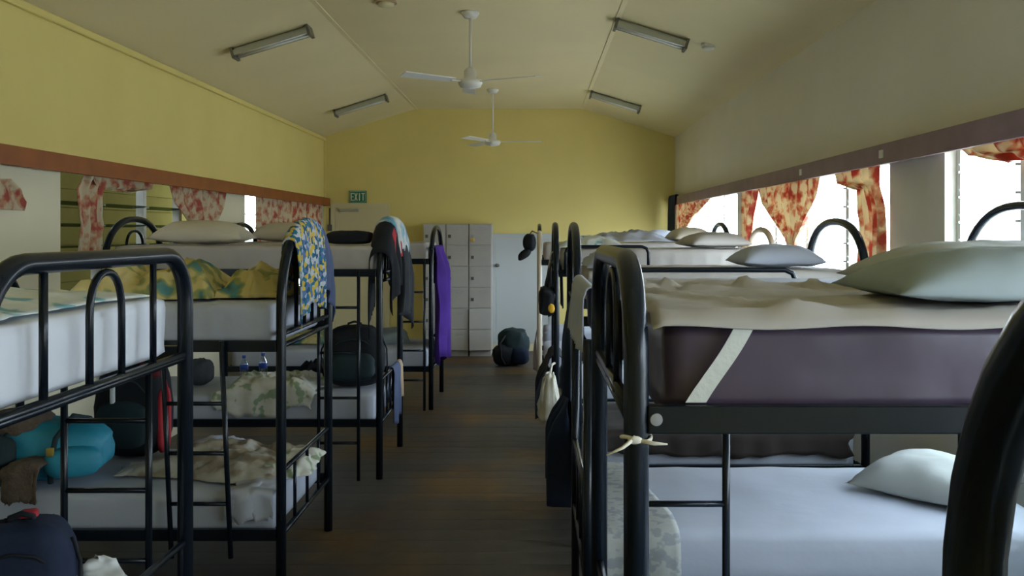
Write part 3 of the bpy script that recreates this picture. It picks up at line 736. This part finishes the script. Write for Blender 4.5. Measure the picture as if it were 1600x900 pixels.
def backpack(label, c, w, d, h, mbody, mpock, mstrap, rz=0.0, seed=0, accents=()):
    t = thing('backpack', label, 'backpack', c)
    def fn(p):
        q = p.z/h; s = 1-0.25*max(0, q-0.5)**1.2; return Vector((p.x*s, p.y*s, p.z))
    obj('body', blob(c, w, d, h, 0.6, seed, 0.05, fn=fn, rz=rz), mbody, t, True)
    R = Matrix.Rotation(rz, 3, 'Z')
    def at(x, y, z): q = R @ Vector((x, y, z)); return (c[0]+q.x, c[1]+q.y, c[2]+q.z)
    pc = at(0, -d*0.47, h*0.12); obj('front_pocket', blob(pc, w*0.74, d*0.32, h*0.46, 0.6, seed+3, 0.05, 12, rz=rz), mpock, t, True)
    obj('top_handle', tube([at(-w*.12, 0, h*.93), at(-w*.1, 0, h*1.02), at(0, 0, h*1.05), at(w*.1, 0, h*1.02), at(w*.12, 0, h*.93)], 0.009, 8), mstrap, t, True)
    for s in (-1, 1):
        obj('shoulder_strap', tube([at(s*w*.2, d*.40, h*.9), at(s*w*.24, d*.56, h*.75), at(s*w*.26, d*.58, h*.45), at(s*w*.3, d*.48, h*.15)], 0.016, 8), mstrap, t, True)
        obj('side_strap', tube([at(s*w*.44, 0, h*.8), at(s*w*.53, -.02, h*.6), at(s*w*.54, -.03, h*.35), at(s*w*.5, 0, h*.15)], 0.006, 6), mstrap, t, True)
    zz = at(0, -d*0.5, h*.66); obj('zip', tube([at(-w*.36, -d*.40, h*.62), at(-w*.2, -d*.47, h*.76), at(0, -d*.485, h*.8), at(w*.2, -d*.47, h*.76), at(w*.36, -d*.40, h*.62)], 0.005, 6), mpock, t, True)
    for (x, y, z, a, b, q, m) in accents:
        obj('panel', blob(at(x*w, y*d, z*h), a, b, q, 0.5, seed, 0.03, 10, rz=rz), m, t, True)
    return t
def bottle(label, c, h=0.2, r=0.032, cap='blueplastic'):
    t = thing('water_bottle', label, 'bottle', c, 'water bottles on the lower left bunk')
    obj('body', lathe([(r*.9, 0), (r, .01), (r, h*.35), (r*.93, h*.4), (r, h*.45), (r, h*.68), (r*.4, h*.86), (r*.4, h*.9)], c, 16), 'bottle', t, True)
    obj('label_band', lathe([(r*1.02, h*.46), (r*1.02, h*.64)], c, 16), 'blueplastic', t, True)
    obj('cap', lathe([(r*.45, h*.9), (r*.45, h)], c, 12), cap, t, True)

exec_things = True
# ---- left bunk 1
b = BEDS['L1']; z = b['zu']+0.175
crumple('bed_cover', 'pale teal patterned cover spread on the nearest left upper mattress', 'blanket', (-1.86, 2.50, z+0.0), 1.12, 0.90, 0.06, 'blue_print', 21, freq=4, edge=0.05)
backpack('dark backpack standing on the nearest left lower bunk in the bottom left corner', (-1.50, 2.62, b['zl']+0.166), 0.30, 0.24, 0.325, 'navy', 'blackcloth', 'blackcloth', 0.3, 5, ((0.05, 0.1, 0.97, 0.05, 0.04, 0.03, 'red'),))
for k, (xx, yy, rz, lab) in enumerate(((-1.36, 2.62, 0.4, 'crumpled white paper at the bottom left edge beside the dark backpack'), (-1.40, 2.86, -0.5, 'pale blue crumpled paper at the bottom left edge behind the white one'))):
    crumple('paper', lab, 'paper', (xx, yy, b['zl']+0.166), 0.20, 0.17, 0.17, 'paper', 31+k, rz, n=14, freq=7)
# ---- left bunk 2
b = BEDS['L2']; zlo = b['zl']+0.167; zup = b['zu']+0.177
crumple('blanket', 'crumpled beige leaf print blanket on the second left lower mattress', 'blanket', (-1.62, 4.82, zlo), 0.80, 0.62, 0.13, 'beige_print', 3, -0.2, freq=6)
crumple('sheet_corner', 'bunched pale green leaf print sheet at the aisle end of the second left lower mattress', 'sheet', (-1.32, 4.78, zlo+0.0), 0.34, 0.5, 0.10, 'green_print', 6, 0.1, freq=7, n=30)
crumple('loose_sheet', 'loose white sheet hanging over the front of the second left lower mattress', 'sheet', (-1.36, 4.36, zlo), 0.24, 0.42, 0.03, 'sheet', 8, 0.0, n=30, flop=('y', 4.275, -1))
crumple('white_cloth', 'small white cloth lying beyond the beige blanket on the left', 'cloth', (-1.82, 5.12, zlo), 0.36, 0.2, 0.09, 'sheet', 12, 0.2, n=24)
crumple('pale_cloth', 'thin pale cloth lying beside the turquoise bag', 'cloth', (-1.98, 4.72, zlo), 0.36, 0.2, 0.05, 'sheet2', 14, 0.4, n=24)
for k, (xx, yy, wx, wy, h, lab) in enumerate((( -1.98, 4.72, 0.66, 0.62, 0.24, 'large yellow and teal print bundle of bedding on the second left upper mattress'),
                                       (-1.46, 4.80, 0.34, 0.5, 0.17, 'smaller yellow and teal print bundle of bedding next to the towel draped arch'))):
    crumple('bedding_bundle', lab, 'bedding', (xx, yy, zup), wx*1.05, wy*1.0, h*1.25, 'yellow_print', 23+k*5, 0.1, n=44, freq=4.5, edge=0.12)
arch2 = lambda y: arch_z(y, 4.28, 5.26, 1.79, 'arch', spring=1.35)
drape('beach_towel', 'blue white and yellow printed towel draped over a left bunk arch', 'towel', -1.21, 4.42, 4.97, arch2, 0.43, 0.30, 'towelprint', 1, 0.034, 3, 2, 0.012)
drape('plain_towel', 'slate blue towel draped next to the blue and yellow printed one', 'towel', -1.21, 4.975, 5.215, arch2, 0.33, 0.25, 'slate', 1, 0.034, 2, 4, 0.012)
# turquoise bag
c = (-2.50, 4.56, zlo); t = thing('duffel_bag', 'turquoise duffel bag with brown mesh top lying on the second left lower bunk', 'bag', c)
obj('body', blob(c, 0.66, 0.34, 0.30, 0.7, 4, 0.08, 22, rz=0.15), 'turq', t, True)
obj('mesh_top', blob((c[0]-0.13, c[1]-0.02, zlo+0.19), 0.36, 0.30, 0.16, 0.8, 6, 0.1, 16), 'brownmesh', t, True)
for (a, q) in ((0.13, 0.0), (-0.12, 0.03)):
    obj('strap', tube([(c[0]+a, c[1]-.17, zlo+.02), (c[0]+a+.01, c[1]-.195, zlo+.12), (c[0]+a+.03, c[1]-.18, zlo+.24), (c[0]+a+.05, c[1]-.05, zlo+.325), (c[0]+a+.06, c[1]+.1, zlo+.28)], 0.014, 8), 'teal', t, True)
obj('side_pocket', blob((c[0]+0.22, c[1]-0.13, zlo+0.04), 0.26, 0.14, 0.15, 0.7, 9, 0.06, 14, rz=0.4), 'turq', t, True)
obj('buckle', box(c[0]+.13, c[0]+.165, c[1]-.215, c[1]-.2, zlo+.16, zlo+.2, 0.003), 'brass', t)
obj('tag', box(c[0]+.02, c[0]+.055, c[1]-.21, c[1]-.2, zlo+.045, zlo+.06, 0.003), 'red', t)
t = tag(obj('dark_jacket', blob((-2.70, 4.32, zlo), 0.34, 0.10, 0.30, 0.7, 12, 0.25, 18), 'teal', smooth=True), 'dark teal jacket heaped against the turquoise bag at the left edge', 'jacket')
crumple('olive_cloth', 'olive brown cloth hanging over the front of the second left lower bunk', 'cloth', (-2.44, 4.33, zlo+0.12), 0.17, 0.46, 0.05, 'brownmesh', 16, 0, n=22, flop=('y', 4.262, -1))
# black and red backpack
backpack('tall black and red backpack behind the ladder on the second left lower bunk', (-2.24, 5.02, zlo), 0.40, 0.26, 0.56, 'blackcloth', 'teal', 'red', -0.1, 9,
         ((0.47, -0.1, 0.05, 0.035, 0.12, 0.36, 'red'), (0.36, -0.25, 0.80, 0.12, 0.10, 0.14, 'dkred'), (-0.12, -0.53, 0.46, 0.025, 0.02, 0.18, 'paper')))
# ---- left bunk 3
b = BEDS['L3']; zlo = b['zl']+0.167; zup = b['zu']+0.172
pillow('cream pillow at the head of the third left upper mattress', (-2.50, 6.78, zup), 0.68, 0.50, 0.20, 'pilcream', 0.05, (0, 0), 2)
crumple('blanket', 'crumpled green leaf print blanket on the third left lower mattress', 'blanket', (-1.92, 6.62, zlo), 0.70, 0.72, 0.16, 'green_print', 23, 0.0, freq=5, flop=('y', 6.385, -1))
bottle('left one of the two clear water bottles on the third left lower bunk', (X(378, 6.9), 6.95, zlo+0.005), 0.20)
bottle('right one of the two clear water bottles on the third left lower bunk', (X(408, 6.9), 6.95, zlo+0.005), 0.22)
backpack('round black backpack on the third left lower bunk', (-1.36, 6.78, zlo), 0.46, 0.30, 0.46, 'blackcloth', 'teal', 'blackcloth', 0.05, 14)
crumple('black_jacket', 'crumpled black jacket beside the round black backpack', 'jacket', (-1.70, 7.08, zlo), 0.40, 0.36, 0.24, 'blackcloth', 41, 0.1, n=30)
t = tag(obj('grey_bundle', blob((X(312, 6.8), 6.8, zlo), 0.2, 0.2, 0.2, 0.8, 15, 0.15, 14), 'greycloth', smooth=True), 'grey cloth bundle on the third left lower bunk behind the ladder', 'bundle')
drape('slate_trousers', 'slate blue trousers hung over the low end rail of the third left bunk', 'trousers', -1.10, 6.88, 7.18, lambda y: zlo-0.167+0.27, 0.40, 0.2, 'slate', 1, 0.02, 2, 5, 0.012)
drape('tan_cloth', 'tan cloth hung beside the slate blue trousers on the low end rail', 'cloth', -1.10, 7.19, 7.30, lambda y: zlo-0.167+0.27, 0.27, 0.15, 'tan', 1, 0.02, 1, 6, 0.012)
arch3 = lambda y: arch_z(y, 6.36, 7.33, 1.79, 'arch', spring=1.4)
t = tag(obj('rolled_jacket', blob((X(548, 6.65), 6.62, zup), 0.34, 0.2, 0.10, 0.6, 8, 0.1, 16), 'blackcloth', smooth=True), 'rolled dark jacket lying on the third left upper mattress', 'jacket')
drape('black_jacket', 'black jacket hung over the near shoulder of the third left bunk arch', 'jacket', -1.10, 6.38, 6.62, arch3, 0.36, 0.52, 'blackcloth', 1, 0.075, 2, 3, 0.03, taper=0.0)
drape('pale_towel', 'pale blue and white towel over the top of the third left bunk arch', 'towel', -1.10, 6.60, 7.20, arch3, 0.17, 0.14, 'pale_towel', 1, 0.085, 3, 7, 0.018)
drape('red_cloth', 'red cloth tucked under the pale blue towel on the left arch', 'cloth', -1.10, 6.50, 6.78, lambda y: arch3(y)-0.006, 0.21, 0.14, 'red', 1, 0.078, 2, 8, 0.012)
drape('grey_trousers', 'dark grey trousers hanging from the far side of the third left bunk arch', 'trousers', -1.10, 6.86, 7.27, lambda y: arch3(y)-0.01, 0.64, 0.3, 'greycloth', 1, 0.060, 3, 9, 0.04, taper=0.2)
# ---- left bunk 4
b = BEDS['L4']; zlo = b['zl']+0.167; zup = b['zu']+0.167
pillow('brownish cream pillow at the head of the farthest left upper mattress', (-2.60, 9.35, zup), 0.62, 0.50, 0.22, 'pilcream', 0.0, (0, 0), 12)
drape('purple_towel', 'long purple towel hanging from the farthest left bunk end', 'towel', -1.02, 9.0, 9.8, lambda y: 1.585, 1.12, 0.35, 'purple', 1, 0.026, 2, 3, 0.05, taper=0.0)
crumple('clothes_heap', 'small heap of patterned clothes on the farthest left lower mattress', 'clothes', (X(480, 9.4), 9.4, zlo), 0.5, 0.4, 0.2, 'yellow_print', 52, 0, n=26)
pillow('small pale pillow on the farthest left lower mattress by the aisle', (X(612, 9.4), 9.45, zlo), 0.36, 0.3, 0.16, 'pilteal', 0.3, (0.3, 0), 16)
# ---- right bunk 1
b = BEDS['R1']; zt1 = b['zu']+0.168
def sheet_r1():
    v, f = [], []; n1, n2 = 80, 44; x0, x1, y0, y1 = 0.232, 1.965, 1.757, 2.745
    for i in range(n1+1):
        for j in range(n2+1):
            u, w = i/n1, j/n2; x = x0+(x1-x0)*u; y = y0+(y1-y0)*w
            z = zt1+0.012+0.010*(nz(x*1.0, y*3, 2, 3))+0.014*max(0, nz(x*0.8, y*2.2, 5, 8))+0.006*abs(nz(x*0.7, y*2.5, 7, 19))
            band = math.exp(-((y-2.48)/0.11)**2)
            z += band*0.030*abs(nz(x, y, 9, 15))*2+0.010*abs(nz(x*0.6, y, 12, 24))
            k = max(0, 1-(x-x0)/0.30)*max(0, 1-(y-y0)/0.55)          # slack corner by the post
            rid = math.exp(-(((x-x0)/0.34+(y-y0)/0.6-0.98)/0.10)**2)
            z += 0.014*rid-0.030*0
            if j == 0: z = zt1-0.016-0.004*math.sin(x*17)
            elif j == 1: z = zt1-0.001
            if i == 0: z -= 0.008
            v.append((x+0.006*nz(x, y, 3, 6), y+(0.0 if j > 0 else -0.004+0.0), z))
    for i in range(n1):
        for j in range(n2):
            a = i*(n2+1)+j; f.append((a, a+n2+1, a+n2+2, a+1))
    o = obj('bed_sheet', py(v, f), 'sheet2', smooth=True); solid(o, 0.003)
    return tag(o, 'rumpled white sheet lying on the brown vinyl mattress', 'sheet')
sheet_r1()
# strap on the near face of the mattress
yn = b['y0']+0.014
v = [(X(1147, yn), yn-0.004, zt1-0.013), (X(1178, yn), yn-0.004, zt1-0.013), (X(1104, yn), yn-0.004, b['zu']+0.003), (X(1072, yn), yn-0.004, b['zu']+0.003)]
N = 10; vv, ff = [], []
for k in range(N+1):
    q = k/N; bul = 0.0
    for s in (0, 1):
        A = Vector(v[s]); B = Vector(v[3-s]); p = A.lerp(B, q); p.y -= 0.006+bul; p.x += 0.003*math.sin(q*5); vv.append(tuple(p))
    if k: ff.append((2*k-2, 2*k-1, 2*k+1, 2*k))
o = obj('mattress_strap', py(vv, ff), 'strap'); solid(o, 0.002); tag(o, 'white cloth strap running diagonally down the brown mattress side', 'strap')
pillow('large grey green pillow on the rumpled sheet at the right', (1.12, 1.99, zt1+0.018), 0.80, 0.42, 0.135, 'pilteal', 0.02, (0.0, 0), 4, 30)
pillow('pale pillow lying behind the large grey green pillow at the right', (1.28, 2.44, zt1+0.02), 0.80, 0.42, 0.14, 'pilpale', -0.02, (0.0, 0), 6, 26)
# string knotted round the near post
px_, py_ = 0.20, 1.76; zs = Z(688, 1.73)
ring = [(px_+0.029*math.cos(a), py_+0.029*math.sin(a), zs+0.004*math.sin(2*a)) for a in [k/14*2*math.pi for k in range(15)]]
t = thing('knotted_string', 'pale string knotted round the black bed post beside the brown mattress', 'string', (px_, py_, zs))
obj('loop', tube(ring, 0.004, 6), 'string', t, True)
obj('loose_end', tube([(px_-0.005, py_-0.031, zs+0.006), (px_-0.03, py_-0.045, zs-0.010), (px_-0.062, py_-0.05, zs-0.024)], [0.005, 0.0035, 0.0015], 6), 'string', t, True)
obj('loose_end', tube([(px_+0.0, py_-0.031, zs), (px_+0.03, py_-0.04, zs-0.004), (px_+0.055, py_-0.045, zs-0.004)], [0.005, 0.004, 0.0015], 6), 'string', t, True)
obj('knot', blob((px_-0.006, py_-0.033, zs-0.007), 0.028, 0.014, 0.016, 0.9, 2, 0.2, 8), 'string', t, True)
# ---- right bunk 2
b = BEDS['R2']; zlo = b['zl']+0.167; zup = b['zu']+0.187
pillow('white pillow on the lower mattress under the brown mattress rail', (1.64, 3.68, zlo), 0.46, 0.54, 0.16, 'pilpale', 0.75, (0.0, -0.05), 8, 26)
def cover_end():
    v, f = [], []; prof = [(4.10, zlo+0.008), (3.9, zlo+0.009), (3.7, zlo+0.010), (3.5, zlo+0.010), (3.35, zlo+0.009), (3.24, zlo+0.006), (3.185, zlo-0.002), (3.158, zlo-0.025), (3.147, zlo-0.07), (3.142, zlo-0.12), (3.140, zlo-0.16), (3.138, zlo-0.20)]
    nu = 14
    for j, (y, z) in enumerate(prof):
        xr = 0.40+0.115*min(1, (4.1-y)/0.75)
        for i in range(nu+1):
            u = i/nu; x = 0.225+(xr-0.225)*u
            v.append((x, y-0.006*abs(math.sin(u*9+1))*(1 if j > 6 else 0), z+0.004*nz(x, y, 3, 12)+0.004))
    for j in range(len(prof)-1):
        for i in range(nu):
            a = j*(nu+1)+i; f.append((a, a+1, a+nu+2, a+nu+1))
    o = obj('floral_cloth', py(v, f), 'grey_print', smooth=True); solid(o, 0.003)
    tag(o, 'grey floral cloth hanging over the end of the right lower mattress', 'cloth')
cover_end()
drape('sheet_end', 'white sheet hanging down over the short posted end of the second right bunk', 'sheet', 0.205, 3.2, 4.1, lambda y: 1.53, 0.2, 0.02, 'sheet', -1, 0.024, 9, 3, 0.016)
# ---- right bunk 3
b = BEDS['R3']; zlo = b['zl']+0.167; zup = b['zu']+0.162
pillow('crumpled white pillow beside the blue head arch on the right', (1.46, 5.45, zup), 0.50, 0.46, 0.15, 'sheet', 0.05, (0, 0), 10, 26)
arch3r = lambda y: 1.40
drape('navy_jacket', 'navy jacket hanging on the inner side of the right bunk with the tall foot arch', 'jacket', 0.24, 5.08, 5.5, lambda y: 1.30, 0.50, 0.3, 'navy', -1, 0.035, 3, 4, 0.02)
drape('navy_trousers', 'navy trousers hanging low from the right bunk with the tall foot arch', 'trousers', 0.24, 5.40, 5.92, lambda y: 0.73, 0.60, 0.2, 'navy', -1, 0.04, 3, 5, 0.075, taper=-0.25)
crumple('dark_blanket', 'dark brown blanket covering the lower mattress behind the white pillow on the right', 'blanket', (1.06, 5.38, zlo), 1.42, 1.02, 0.05, 'dkblanket', 91, 0, n=44, freq=3, edge=0.04, flop=('y', 4.99, -1))
crumple('white_bedding', 'bunched white bedding at the foot of a right upper mattress under the tall arch', 'bedding', (0.45, 5.45, zup), 0.3, 0.7, 0.12, 'sheet', 93, 0, n=26)
# ---- right bunk 4
b = BEDS['R4']; zlo = b['zl']+0.167; zup = b['zu']+0.167
pillow('pale pillow at the head of the bunk with the cream head arch', (1.45, 7.3, zup), 0.5, 0.55, 0.14, 'sheet2', 0.1, (0, 0), 20)
crumple('blanket', 'crumpled teal and white print blanket on a far right upper mattress', 'blanket', (0.45, 7.3, zup), 0.5, 0.5, 0.1, 'blue_print', 71, 0, n=26)
t = thing('hanging_bag', 'small black bag with a yellow tag hung on a right bunk end', 'bag', (0.10, 6.95, 1.1))
drape('body', '', '', 0.17, 6.98, 7.5, lambda y: 1.47, 0.36, 0.3, 'blackcloth', -1, 0.045, 3, 3, 0.03, parent=t)
obj('flap', blob((0.10, 7.05, 1.10), 0.13, 0.3, 0.22, 0.5, 3, 0.18, 16), 'blackcloth', t, True)
obj('tag', blob((0.13, 6.88, 1.13), 0.05, 0.02, 0.07, 0.9, 3, 0.2, 8), 'yellow', t, True)
drape('black_shirt', 'black shirt hanging low behind the cream plastic bag', 'shirt', 0.17, 7.0, 7.6, lambda y: 0.73, 0.42, 0.2, 'blackcloth', -1, 0.06, 3, 8, 0.06)
drape('pale_shirt', 'pale shirt hung over the black foot arch in front of the cream one', 'shirt', 0.17, 7.45, 7.7, lambda y: 1.56, 0.3, 0.2, 'sheet2', -1, 0.03, 2, 5, 0.02)
t = thing('plastic_bag', 'cream plastic bag hanging low beside the navy trousers', 'bag', (0.09, 6.5, 0.3))
def fnb(p): s = 1-0.55*min(1, max(0, p.z/0.36)); return Vector((p.x*s, p.y*s, p.z))
obj('body', blob((0.11, 6.55, 0.36), 0.19, 0.26, 0.36, 0.6, 6, 0.28, 20, fn=fnb), 'bag', t, True)
obj('handle', tube([(0.11, 6.55, 0.69), (0.13, 6.7, 0.76), (0.155, 6.92, 0.74)], 0.01, 6), 'bag', t, True)
# ---- right bunk 5, 6 and far things
b = BEDS['R5']; zup = b['zu']+0.167
crumple('bedding', 'pale crumpled bedding on the upper mattress with the cream foot arch', 'bedding', (0.9, 8.95, zup), 0.8, 0.6, 0.13, 'sheet', 75, 0, n=26)
pillow('grey pillow on the far right upper mattress near the window', (1.55, 9.0, zup+0.0), 0.4, 0.5, 0.16, 'pilcream', 0.1, (0, 0), 22)
b = BEDS['R6']; zup = b['zu']+0.167
pillow('white pillow on the farthest right upper mattress', (1.5, 10.7, zup), 0.45, 0.5, 0.16, 'sheet', 0.1, (0, 0), 24)
cx, cy, cz = X(826, 10.1), 10.1, Z(372, 10.1)
t = thing('cap', 'black cap hung on the farthest right bunk arch', 'cap', (cx, cy, cz))
obj('crown', blob((cx+0.01, cy, cz-0.15), 0.15, 0.17, 0.2, 0.8, 3, 0.08, 14), 'blackcloth', t, True)
def fnc(p): return Vector((p.x, p.y, p.z-0.9*p.x*p.x*3))
obj('brim', blob((cx-0.045, cy, cz-0.235), 0.15, 0.14, 0.11, 0.75, 4, 0.05, 12, fn=lambda p: Vector((p.x, p.y, p.z+0.55*p.x))), 'blackcloth', t, True)
obj('strap', tube([(cx+0.01, cy, cz+0.04), (cx+0.04, cy+0.05, cz+0.08), (0.045, 10.2, 1.73)], 0.006, 6), 'blackcloth', t, True)
t = thing('backpack', 'dark green backpack lying on the floor at the far end of the aisle', 'backpack', (X(802, 11.9), 11.9, 0))
c = (X(802, 11.9), 11.9, 0.0)
obj('body', blob(c, 0.42, 0.36, 0.48, 0.75, 6, 0.14, 18), 'teal', t, True)
obj('lower_pocket', blob((c[0]-0.12, c[1]-0.12, 0), 0.30, 0.25, 0.27, 0.75, 16, 0.14, 14), 'blackcloth', t, True)
obj('front_pocket', blob((c[0]+0.09, c[1]-0.17, 0.02), 0.24, 0.16, 0.22, 0.7, 26, 0.1, 12), 'navy', t, True)
obj('strap', tube([(c[0]-.1, c[1]-.18, .40), (c[0]-.17, c[1]-.2, .3), (c[0]-.15, c[1]-.26, .12), (c[0]-.1, c[1]-.26, .03)], 0.014, 6), 'blackcloth', t, True)
drape('pink_cloth', 'pale pinkish cloth hanging beside the backpack on the floor', 'cloth', 0.05, 9.0, 9.3, lambda y: 0.73, 0.38, 0.1, 'sheet2', -1, 0.025, 2, 4, 0.02)
# black jacket hung at the far end of the right pelmet
drape('dark_jacket', 'dark jacket hung over the far end of the right pelmet', 'jacket', XR-0.095, 12.4, 13.0, lambda y: 2.255, 0.58, 0.02, 'navy', -1, 0.024, 2, 3, 0.012)
